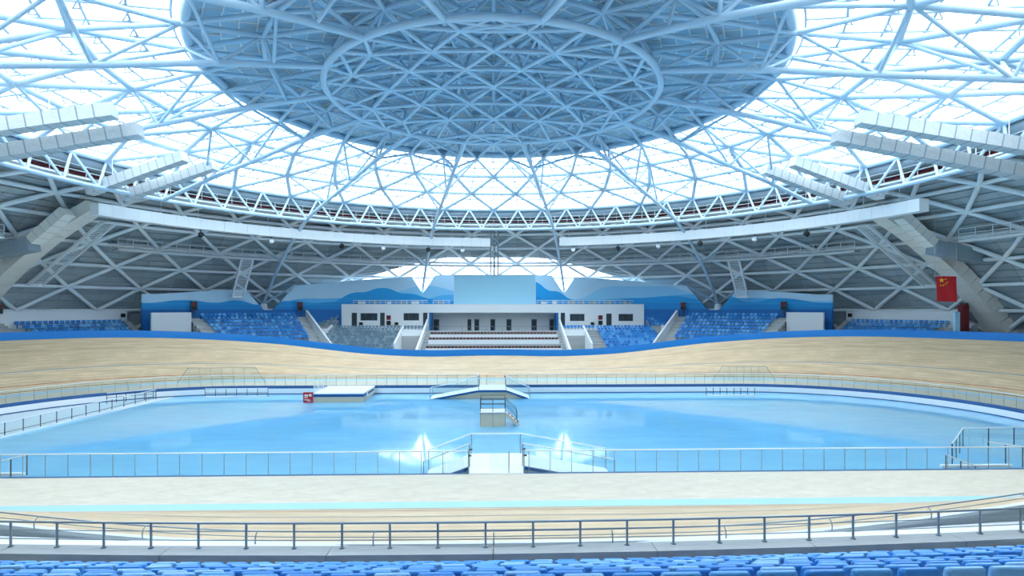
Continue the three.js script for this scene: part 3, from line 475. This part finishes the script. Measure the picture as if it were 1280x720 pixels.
// ---------------------------------------------------------------- building across the track
{
  const t = thing('commentary_building', 'long white two-winged commentary building with flat roof across the track', 'building', [0, 0, -44.5]);
  const wing = (x0, x1, holes) => {                               // front wall with window and door openings cut out
    const sh = new THREE.Shape(); sh.moveTo(x0, 4.5); sh.lineTo(x1, 4.5); sh.lineTo(x1, 8.4); sh.lineTo(x0, 8.4);
    for (const [a, b, y0, y1] of holes) { const h = new THREE.Path(); h.moveTo(a, y0); h.lineTo(a, y1); h.lineTo(b, y1); h.lineTo(b, y0); sh.holes.push(h); }
    part('front_wall', new THREE.ExtrudeGeometry(sh, { depth: 0.3, bevelEnabled: false }).translate(0, 0, -0.3), M.white, t);
    for (const [a, b, y0, y1, door] of holes) {
      const f = part(door ? 'door' : 'window', merged([span(a, b, y1 - 0.07, y1, -0.22, -0.12), span(a, b, y0, y0 + 0.07, -0.22, -0.12), span(a, a + 0.07, y0, y1, -0.22, -0.12), span(b - 0.07, b, y0, y1, -0.22, -0.12)]), door ? M.darkMetal : M.steelFine, t);
      const n = door ? 1 : 3; for (let i = 0; i < n; i++) part('pane', span(lerp(a, b, i / n) + 0.04, lerp(a, b, (i + 1) / n) - 0.04, y0 + 0.05, y1 - 0.05, -0.2, -0.16), M.darkGlass, f);
    }
  };
  wing(-22.85, -9.75, [[-21.35, -20.55, 5.1, 7.18, 1], [-20.1, -17.45, 5.95, 7.18], [-17.1, -16.4, 5.1, 7.18, 1], [-13.65, -11.2, 5.95, 7.18], [-10.65, -10.0, 5.0, 7.18, 1]]);
  wing(9.85, 22.95, [[10.2, 10.85, 5.0, 7.17, 1], [11.55, 13.9, 5.85, 7.05], [17.15, 18.0, 5.1, 7.05, 1], [19.0, 21.35, 5.85, 7.05]]);
  part('side_wall', span(-22.85, -22.55, 4.5, 8.4, -5, -0.3), M.offwhite, t); part('side_wall', span(22.65, 22.95, 4.5, 8.4, -5, -0.3), M.offwhite, t);
  for (const [a, b] of [[-22.5, -9.8], [9.9, 22.6]]) part('added_blocking_wall', span(a, b, 4.5, 8.38, -1.0, -0.8), M.door, t); part('rear_wall', span(-22.85, 22.95, 4.5, 8.4, -5.2, -5), M.offwhite, t);  // dark wall added behind the wing panes, blocks bright slits in their gaps
  part('roof', span(-22.85, 22.95, 8.4, 8.5, -5, 0), M.offwhite, t); part('fascia', span(-9.75, 9.85, 7.2, 8.4, -0.35, 0.02), M.white, t);
  part('balcony_ceiling', span(-9.75, 9.85, 7.15, 7.25, -3.5, -0.35), M.offwhite, t); part('balcony_floor', span(-9.75, 9.85, 3.9, 4.12, -3.5, 1.0), M.concrete, t);
  for (const x of [-9.65, 9.6]) part('blue_return', span(x, x + 0.15, 4.1, 7.2, -3.5, 0), M.bandBlue, t);
  part('back_wall', span(-9.75, 9.85, 4.1, 7.2, -3.8, -3.5), M.white, t);
  for (const [a, b] of [[-4.85, -4.2], [4.4, 5.2]]) part('pier', span(a, b, 4.1, 7.2, -3.5, -3.0), M.white, t);
  for (const [a, b] of [[-9.42, -8.54], [-4.1, -3.5], [-3.03, -2.27], [-0.51, 0.24], [2.01, 2.8], [5.95, 6.8], [8.8, 9.5]]) { const d = part('door', span(a, b, 4.12, 6.14, -3.52, -3.44), M.door, t); part('pane', span(a + 0.12, b - 0.12, 5.0, 5.95, -3.45, -3.42), M.darkGlass, d); part('pane', span(a + 0.12, b - 0.12, 4.3, 4.9, -3.45, -3.42), M.darkGlass, d); }
  const posts = []; for (let x = -9.5; x <= 9.7; x += 1.2) posts.push(rodGeo(V(x, 4.1, 0.9), V(x, 5.15, 0.9), 0.02)); posts.push(rodGeo(V(-9.6, 5.15, 0.9), V(9.7, 5.15, 0.9), 0.025)); part('balcony_railing', merged(posts), M.chrome, t);
  for (const [x, lab] of [[-15.8, ''], [16.25, '']]) for (const [y, m] of [[6.45, M.maroon], [5.65, M.black]]) part('wall_sign', span(x - 0.32, x + 0.32, y - 0.33, y + 0.33, 0, 0.08), m, t);
  for (const x of [-19.9, -14.6, 15.0]) part('wall_loudspeaker', new RoundedBoxGeometry(0.5, 0.4, 0.4, 1, 0.05).translate(x, 5.55, 0.2), M.black, t);
  // roof edge railing and plant
  for (const [a, b] of [[-21.2, -10.0], [-9.2, -6.6], [6.6, 21.4]]) {
    const r = []; for (let x = a; x <= b; x += 0.8) r.push(rodGeo(V(x, 8.45, -0.6), V(x, 9.05, -0.6), 0.03)); r.push(rodGeo(V(a, 9.05, -0.6), V(b, 9.05, -0.6), 0.045), rodGeo(V(a, 8.75, -0.6), V(b, 8.75, -0.6), 0.03)); part('roof_railing', merged(r), M.white, t);
    for (let x = a + 0.6; x < b - 1; x += 1.5 + rnd() * 1.8) part('roof_unit', new RoundedBoxGeometry(0.5 + rnd() * 0.9, 0.3 + rnd() * 0.3, 0.5, 1, 0.04).translate(x + 0.5, 8.7, -1.2), rnd() < 0.6 ? M.offwhite : M.gutter, t);
  }
  const s = thing('display_screen', 'large blank light blue display screen standing on the building roof', 'screen', [0.19, 8.45, -45.6]);
  part('screen_face', box(12.4, 4.5, 0.3, 0, 2.25, 0), M.screen, s); part('frame', merged([box(12.5, 0.08, 0.36, 0, 4.52, 0), box(0.08, 4.55, 0.36, -6.22, 2.27, 0), box(0.08, 4.55, 0.36, 6.22, 2.27, 0)]), M.steelFine, s);
  for (const x of [-5, 0, 5]) part('prop', barGeo(V(x, 0.05, -1.6), V(x, 3.2, -0.2), 0.15, 0.15), M.gutter, s);
  [[1, 'in the lowest row of the press seats'], [4, 'in the middle row of the press seats'], [6, 'in the top row of the press seats']].forEach(([j, n]) => { const d = thing('press_desk', `long white press desk ${n}`, 'desk', [0.05, rowY(j), rowZ(j) + 0.42]); part('desk_top', box(17.9, 0.05, 0.3, 0, 0.55, -0.05), M.white, d); part('desk_front', box(17.9, 0.56, 0.05, 0, 0.28, 0.1), M.offwhite, d); for (let x = -8.8; x <= 8.9; x += 2.2) part('desk_leg', box(0.06, 0.54, 0.25, x, 0.27, -0.05), M.steelFine, d); });
}
// ---------------------------------------------------------------- glass balustrade round the infield
{
  const t = thing('glass_balustrade', 'low glass balustrade with a slim white top rail round the infield', 'balustrade');
  const R = 16.1, L4 = 4 * LS, per = L4 + 2 * Math.PI * R, n = 196;
  const P = (s) => { s = (s % per + per) % per; if (s < 2 * LS) return V(-LS + s, 0, R); s -= 2 * LS; if (s < Math.PI * R) { const a = Math.PI / 2 - s / R; return V(LS + R * Math.cos(a), 0, R * Math.sin(a)); } s -= Math.PI * R; if (s < 2 * LS) return V(LS - s, 0, -R); s -= 2 * LS; const a = Math.PI / 2 - s / R; return V(-LS - R * Math.cos(a), 0, -R * Math.sin(a)); };
  const gap = (p) => Math.abs(p.z) > 15 && (p.z > 0 ? p.x > -1.25 && p.x < 1.5 : p.x < 1.25 && p.x > -1.5);
  for (let i = 0; i < n; i++) {
    const a = P(i * per / n + 0.02), b = P((i + 1) * per / n - 0.02), m = a.clone().add(b).multiplyScalar(0.5); if (gap(m)) continue;
    bar('glass_panel', a.add(V(0, 0.54, 0)), b.add(V(0, 0.54, 0)), 0.012, 1.02, M.glass, t);
    const q = P(i * per / n); rod('post', q.clone().add(V(0, -0.05, 0)), q.clone().add(V(0, 1.06, 0)), 0.018, M.chrome, t, unitRod);
  }
  const rail = (s0, s1) => { const p = []; for (let s = s0; s <= s1 + 1e-6; s += (s1 - s0) / 90) p.push(P(s).add(V(0, 1.08, 0))); part('top_rail', curveTube(p, 0.035, 180, 6), M.rail, t); };
  const far0 = 2 * LS + Math.PI * R; rail(LS + 1.5, far0 + LS - 1.25); rail(far0 + LS + 1.5, per + LS - 1.25);
}
// access ramps: the same thing at each side of the infield, turned half round
{
  const t = thing('access_ramp', 'hump-shaped access ramp with glass sides beside the near pine straight', 'ramp', [0, 0, 0]);
  const prof2 = (dy, x0 = -3.5, x1 = 6.1) => [[x0, GL + dy], [-1.2, dy], [1.45, dy], [x1, GL + dy]];
  const strip = (dy0, dy1, z0, z1) => { const sh = new THREE.Shape(), a = prof2(dy0), b = prof2(dy1).reverse(); [...a, ...b].forEach(([x, y], i) => i ? sh.lineTo(x, y) : sh.moveTo(x, y)); return new THREE.ExtrudeGeometry(sh, { depth: z1 - z0, bevelEnabled: false }).translate(0, 0, z0); };
  const body = new THREE.Shape(); [[-3.2, GL + 0.02], [-1.2, -0.16], [1.45, -0.16], [5.6, GL + 0.02]].forEach(([x, y], i) => i ? body.lineTo(x, y) : body.moveTo(x, y));
  part('body', new THREE.ExtrudeGeometry(body, { depth: 2.2, bevelEnabled: false }).translate(0, 0, 12.45), M.beige, t);
  part('deck', strip(-0.02, 0.02, 12.3, 14.75), M.white, t); part('edge_beam', strip(-0.2, -0.02, 12.32, 14.73), M.navy, t);
  part('landing', span(-1.2, 1.45, -0.2, 0.01, 14.75, 16.15), M.white, t);
  const rail = (pts, zr) => { for (let i = 0; i < pts.length - 1; i++) { const [x0, y0] = pts[i], [x1, y1] = pts[i + 1], n = Math.max(1, Math.round(Math.abs(x1 - x0) / 1.5)); for (let k = 0; k < n; k++) { const xa = lerp(x0, x1, k / n), xb = lerp(x0, x1, (k + 1) / n), ya = lerp(y0, y1, k / n), yb = lerp(y0, y1, (k + 1) / n); part('glass_panel', slabFrom([V(xa + 0.02, ya + 0.06, zr), V(xb - 0.02, yb + 0.06, zr), V(xb - 0.02, yb + 1.04, zr), V(xa + 0.02, ya + 1.04, zr)], 0.012, V(0, 0, 1)), M.glass, t); } rod('top_rail', V(x0, y0 + 1.1, zr), V(x1, y1 + 1.1, zr), 0.035, M.rail, t); rod('post', V(x0, y0, zr), V(x0, y0 + 1.1, zr), 0.03, M.chrome, t, unitRod); } const [x, y] = pts.at(-1); rod('post', V(x, y, zr), V(x, y + 1.1, zr), 0.03, M.chrome, t, unitRod); };
  rail(prof2(0), 12.36); rail(prof2(0).slice(0, 2), 14.7); rail(prof2(0).slice(2), 14.7);
  for (const x of [-1.2, 1.45]) { for (const z of [14.85, 16.05]) { rod('post', V(x, 0, z), V(x, 1.1, z), 0.035, M.chrome, t, unitRod); rod('knob', V(x - 0.03, 0.85, z), V(x + 0.14, 0.85, z), 0.05, M.darkMetal, t, unitRod); } part('glass_panel', box(0.012, 0.95, 1.1, x, 0.55, 15.45), M.glass, t); }
  for (const [x, w] of [[-0.05, 0.9]]) { part('gate', box(w, 0.85, 0.02, x + 0.3, 0.55, 16.05), M.glass, t); rod('gate_post', V(x + 0.78, 0, 16.05), V(x + 0.78, 1.05, 16.05), 0.03, M.chrome, t, unitRod); }
  dup(t, [0, 0, 0], Math.PI, 'hump-shaped access ramp with glass sides against the far infield wall');
}
{ // referee podium in the middle
  const t = thing('podium', 'small beige podium box with steel railings and side steps on the blue floor', 'podium', [-0.06, GL, 0.85]);
  part('body', box(1.88, 1.0, 1.8, 0, 0.5, -0.9), M.beige, t); part('top', box(1.94, 0.06, 1.95, 0, 1.03, -0.9), M.white, t); part('edge_beam', box(1.94, 0.05, 0.04, 0, 0.98, 0.02), M.darkMetal, t);
  const R = (a, b, r = 0.022) => rod('rail', V(...a), V(...b), r, M.darkMetal, t, unitRod);
  for (const x of [-0.92, 0, 0.92]) for (const z of x ? [-0.02, -1.78] : [-0.02]) R([x, 0, z], [x, 2.05, z], 0.026);
  for (const y of [1.35, 1.7, 2.05]) { R([-0.92, y, -0.02], [0.92, y, -0.02]); R([-0.92, y, -0.02], [-0.92, y, -1.78]); R([-0.92, y, -1.78], [0.92, y, -1.78]); }
  for (let i = 0; i < 4; i++) { const s = part('step', box(0.24, 0.05, 1.3, 1.06 + i * 0.22, 0.82 - i * 0.22, -0.9), M.white, t); part('nosing', box(0.04, 0.06, 1.3, 1.18 + i * 0.22, 0.82 - i * 0.22, -0.9), M.red, s); }
  for (const z of [-0.2, -1.6]) { part('stringer', barGeo(V(0.95, 0.85, z), V(1.95, 0.0, z), 0.05, 0.2), M.beige, t); for (const h of [0.6, 1.0]) R([0.95, 0.9 + h, z], [1.8, 0.05 + h, z]); R([1.8, 0, z], [1.8, 1.1, z]); }
}
{ // platform against the far wall
  const t = thing('entry_platform', 'low white-topped platform with a blue stripe against the far infield wall', 'platform', [-14.4, GL, -10.7]);
  part('body', box(4.55, 0.5, 5.2, 0, 0.25, -2.6), M.beige, t); part('stripe', box(4.6, 0.28, 5.2, 0, 0.62, -2.6), M.navy, t); part('top', box(4.66, 0.1, 5.26, 0, 0.8, -2.6), M.white, t);
  part('side_panel', box(0.06, 0.5, 3.6, 2.34, 0.55, -3.0), M.offwhite, t); part('side_opening_shade', box(0.04, 0.22, 2.6, 2.38, 0.6, -3.0), M.darkMetal, t);  // flat dark plate paints the shade of the side opening
  for (const z of [-0.1, -1.6, -3.2, -4.8]) rod('post', V(-2.3, 0.8, z), V(-2.3, 1.9, z), 0.025, M.rail, t, unitRod); part('glass_panel', box(0.012, 1.0, 4.7, -2.3, 1.4, -2.45), M.glass, t);
  const s = thing('red_board', 'square red board with pale lettering leaning at the end of the platform', 'board', [-17.15, GL, -10.6]);
  part('board', box(0.9, 0.95, 0.06, 0, 0.48, 0), M.red, s);
  for (const [x, y, w, h] of [[-0.16, 0.66, 0.34, 0.16], [0.2, 0.68, 0.2, 0.22], [-0.18, 0.46, 0.3, 0.07], [-0.1, 0.26, 0.5, 0.06], [0.06, 0.16, 0.36, 0.05]]) part('lettering', box(w, h, 0.01, x, y, 0.035), M.cladding, s);
}
// handrails, fences on the infield
function fence(name, label, pts, h, gapLen, { glass = true, rails = [1], post = M.darkMetal, r = 0.03, kerb } = {}, y = GL) {
  const t = thing(name, label, 'railing', [pts[0][0], y, pts[0][1]]), Q = pts.map(([x, z, dy = 0]) => V(x - pts[0][0], dy, z - pts[0][1]));
  for (let i = 0; i < Q.length - 1; i++) {
    const a = Q[i], b = Q[i + 1], n = Math.max(1, Math.round(a.distanceTo(b) / gapLen));
    for (let k = 0; k <= n; k++) { if (k === n && i < Q.length - 2) continue; const p = a.clone().lerp(b, k / n); rod('post', p, p.clone().add(V(0, h, 0)), r, post, t, unitRod); if (glass && k < n) { const q = a.clone().lerp(b, (k + 1) / n); part('glass_panel', slabFrom([p.clone().add(V(0, 0.1, 0)), q.clone().add(V(0, 0.1, 0)), q.clone().add(V(0, h - 0.05, 0)), p.clone().add(V(0, h - 0.05, 0))], 0.01, V(0, 0, 0.7).add(V(0.7, 0, 0))), M.glass, t); } }
    for (const f of rails) rod('rail', a.clone().add(V(0, h * f, 0)), b.clone().add(V(0, h * f, 0)), f === 1 ? 0.035 : 0.022, f === 1 ? M.rail : post, t);
    if (kerb) bar('kerb', a.clone().add(V(0, 0.06, 0)), b.clone().add(V(0, 0.06, 0)), 0.25, 0.12, M.white, t);
  }
  return t;
}
fence('floor_fence', 'long glass fence with dark posts along the straight edge of the blue floor', [[-33.6, 9], [-32.0, -12.4]], 1.0, 1.45, { rails: [1, 0.3], kerb: true, post: M.darkMetal });
fence('stair_railing', 'stair railing of thin steel bars behind the end of the glass fence', [[-35.4, -10.6], [-32.7, -13.2]], 0.95, 0.8, { glass: false, rails: [1, 0.55, 0.2] });
fence('wall_railing', 'steel railing before the far infield wall, on the side of the red board', [[-28.2, -14.0], [-22.2, -14.2]], 0.85, 0.95, { glass: false, rails: [1, 0.5, 0.12], kerb: true });
fence('wall_railing', 'steel railing before the far infield wall, on the side of the red flag', [[21.2, -13.6], [25.9, -13.2]], 0.85, 0.66, { glass: false, rails: [1, 0.5, 0.12], kerb: true });
for (const [x0, x1, d] of [[-33.2, -24.0, 'above the plain steel railing near the red board'], [23.6, 30.6, 'above the plain steel railing on the flag side']]) {
  const t = thing('glass_screen', `faint trapezoid glass screen ${d}`, 'screen', [(x0 + x1) / 2, 0, -18.4]), w = (x1 - x0) / 2, n = 6;
  for (let i = 0; i < n; i++) { const a = lerp(-w + 1.1, w - 1.1, i / n), b = lerp(-w + 1.1, w - 1.1, (i + 1) / n), a0 = i ? a : -w, b0 = i < n - 1 ? b : w; part('glass_panel', slabFrom([V(a0, 0.04, 0), V(b0, 0.04, 0), V(b, 1.6, 0), V(a, 1.6, 0)], 0.012, V(0, 0, 1)), M.glass, t); if (i) rod('post', V(a, 0, 0), V(a, 1.6, 0), 0.014, M.chrome, t, unitRod); }
  for (const [p, q] of [[V(-w, 0, 0), V(-w + 1.1, 1.6, 0)], [V(-w + 1.1, 1.6, 0), V(w - 1.1, 1.6, 0)], [V(w - 1.1, 1.6, 0), V(w, 0, 0)]]) rod('edge_rail', p, q, 0.025, M.chrome, t, unitRod);
}
// stairs down from the safety zone with their rails
fence('stairwell_balustrade', 'tall glass balustrade round the stairwell below the end of the long glass fence', [[-23.6, 15.4], [-26.9, 11.7], [-34, 11.2]], 1.1, 1.5, { rails: [1] }, -0.02);
fence('stairwell_balustrade', 'tall glass balustrade round the stairwell on the side of the red flag', [[23.0, 15.4], [26.6, 11.7], [36, 11.2]], 1.1, 1.5, { rails: [1] }, -0.02);
fence('stair_handrail', 'short sloping stair handrail with dark posts near the long glass fence', [[-21.9, 15.88, 0.05], [-25.6, 15.88, -0.8]], 0.95, 0.8, { glass: false, rails: [1] }, 0);
fence('stair_handrail', 'short sloping stair handrail with dark posts on the side of the red flag', [[22.3, 15.88, -0.3], [23.8, 15.88, -0.85]], 0.95, 0.8, { glass: false, rails: [1] }, 0);
fence('stair_handrail', 'long falling stair handrail before the tall glass balustrade on the side of the red flag', [[25.3, 14.9, 0], [31.0, 14.6, -0.85]], 1.05, 1.0, { glass: false, rails: [1] }, 0);
for (const s of [-1, 1]) one('stair_kerb', `white kerb of the stairwell ${s > 0 ? 'on the side of the red flag' : 'near the long glass fence'}`, 'kerb', new RoundedBoxGeometry(3.6, 0.14, 0.2, 1, 0.03).translate(0, 0.05, 0), M.white, [s * 24.0, 0, 15.68]);

// ---------------------------------------------------------------- near side: kerb, spectator railing, track handrail, seats
const bow = (x) => -0.0028 * x * x;
{
  const kerb = structure('wall_front', 'low concrete kerb wall before the first row of seats');
  for (let x = -32; x < 32; x += 4) part('kerb_block', barGeo(V(x, 1.52, 29.64 + bow(x)), V(x + 3.985, 1.52, 29.64 + bow(x + 4)), 0.56, 0.9), M.concrete, kerb);
  const t = thing('spectator_railing', 'brushed steel spectator railing with three bars on the kerb before the seats', 'railing', [0, 1.97, 29.5]);
  const P = (x, y) => V(x, y, bow(x)), line = (y) => { const p = []; for (let x = -26; x <= 26; x += 1) p.push(P(x, y)); return p; };
  part('top_rail', curveTube(line(0.62), 0.03, 104, 8), M.chrome, t); for (const y of [0.42, 0.2]) part('middle_rail', curveTube(line(y), 0.014, 104, 6), M.chrome, t);
  for (let i = -22; i <= 22; i++) { const x = i * 1.18 - 0.2, q = P(x, 0); rod('post', q, P(x, 0.6), 0.03, M.chrome, t, unitRod); part('base_plate', new THREE.CylinderGeometry(0.06, 0.07, 0.03, 10).translate(q.x, 0.015, q.z), M.chrome, t); }
  const h = thing('track_handrail', 'thin steel handrail on curved brackets along the outer edge of the track', 'handrail', [0, 0, 0]);
  const pts = nearSide.map((q) => V(...at(q, outR(q) + 0.1, outY(q) + 0.34)));
  part('rail', curveTube(pts, 0.022, 200, 6), M.chrome, h); part('lower_rail', curveTube(nearSide.map((q) => V(...at(q, outR(q) + 0.1, outY(q) + 0.2))), 0.012, 200, 5), M.chrome, h);
  for (let i = 2; i < nearSide.length; i += 3) { const q = nearSide[i]; part('bracket', curveTube([V(...at(q, outR(q) + 0.25, outY(q) + 0.02)), V(...at(q, outR(q) + 0.27, outY(q) + 0.2)), V(...at(q, outR(q) + 0.2, outY(q) + 0.31)), V(...at(q, outR(q) + 0.1, outY(q) + 0.34))], 0.018, 10, 5), M.chrome, h); }
  // stepped floor under the near seats
  const near = structure('near_stand', 'stepped concrete floor of the near seats');
  for (let k = 0; k < 28; k++) part('tier', span(-36, 36, GL, 1.45 + 0.348 * k, (k ? 30.3 : 28.7) + 0.85 * k, 31.16 + 0.85 * k), M.concrete, near);
}
{
  const back = new RoundedBoxGeometry(0.475, 0.4, 0.1, 5, 0.048), bp = back.attributes.position;
  for (let i = 0; i < bp.count; i++) { const x = bp.getX(i), y = bp.getY(i); bp.setX(i, x * (1 - 0.12 * (0.5 + y))); bp.setZ(i, bp.getZ(i) - 0.55 * x * x + 0.16 * y); } back.computeVertexNormals(); back.translate(0, 0.66, 0.2);
  const pan = new RoundedBoxGeometry(0.45, 0.06, 0.42, 3, 0.028), pp = pan.attributes.position; for (let i = 0; i < pp.count; i++) pp.setY(i, pp.getY(i) + 0.5 * pp.getX(i) ** 2); pan.computeVertexNormals(); pan.translate(0, 0.42, 0);
  const brk = merged([box(0.06, 0.4, 0.06, 0, 0.2, 0.1), box(0.2, 0.03, 0.16, 0, 0.015, 0.1), box(0.05, 0.06, 0.34, 0, 0.37, 0.02)]);
  const make = (mat) => { const t = new THREE.Group(); part('backrest', back, mat, t); part('seat_pan', pan, mat, t); part('bracket', brk, M.darkMetal, t); return t; };
  const kinds = [[make(M.seatA), 'deep blue'], [make(M.seatB), 'mid blue'], [make(M.seatC), 'light blue']];
  const ordinal = ['first', 'second', 'third', 'fourth', 'fifth', 'sixth', 'seventh', 'eighth', 'ninth', 'tenth'];
  for (let k = 0; k < 9; k++) {
    const z0 = 30.85 + 0.85 * k, shift = rnd() * 0.5, depth = CZ - z0, half = Math.ceil(depth * 0.89 / 0.52);
    for (let i = -half + (k > 5 ? 0 : 1); i <= half + 1; i++) {
      const x = (i + shift) * 0.52 + (depth * 0.03), pick = rnd(), [src, tone] = kinds[pick < 0.45 ? 0 : pick < 0.8 ? 1 : 2], c = src.clone();
      c.name = numbered('stadium_seat'); c.position.set(x, 1.45 + 0.348 * k, z0 + bow(x) * (k < 4 ? 1 : 0.5)); c.rotation.y = (rnd() - 0.5) * 0.03; scene.add(c);
      c.userData = { label: `${tone} plastic stadium seat in the ${ordinal[k]} row behind the kerb`, category: 'seat', group: `${tone} seats in the ${ordinal[k]} near row` };
    }
  }
}
renderer.render(scene, camera);
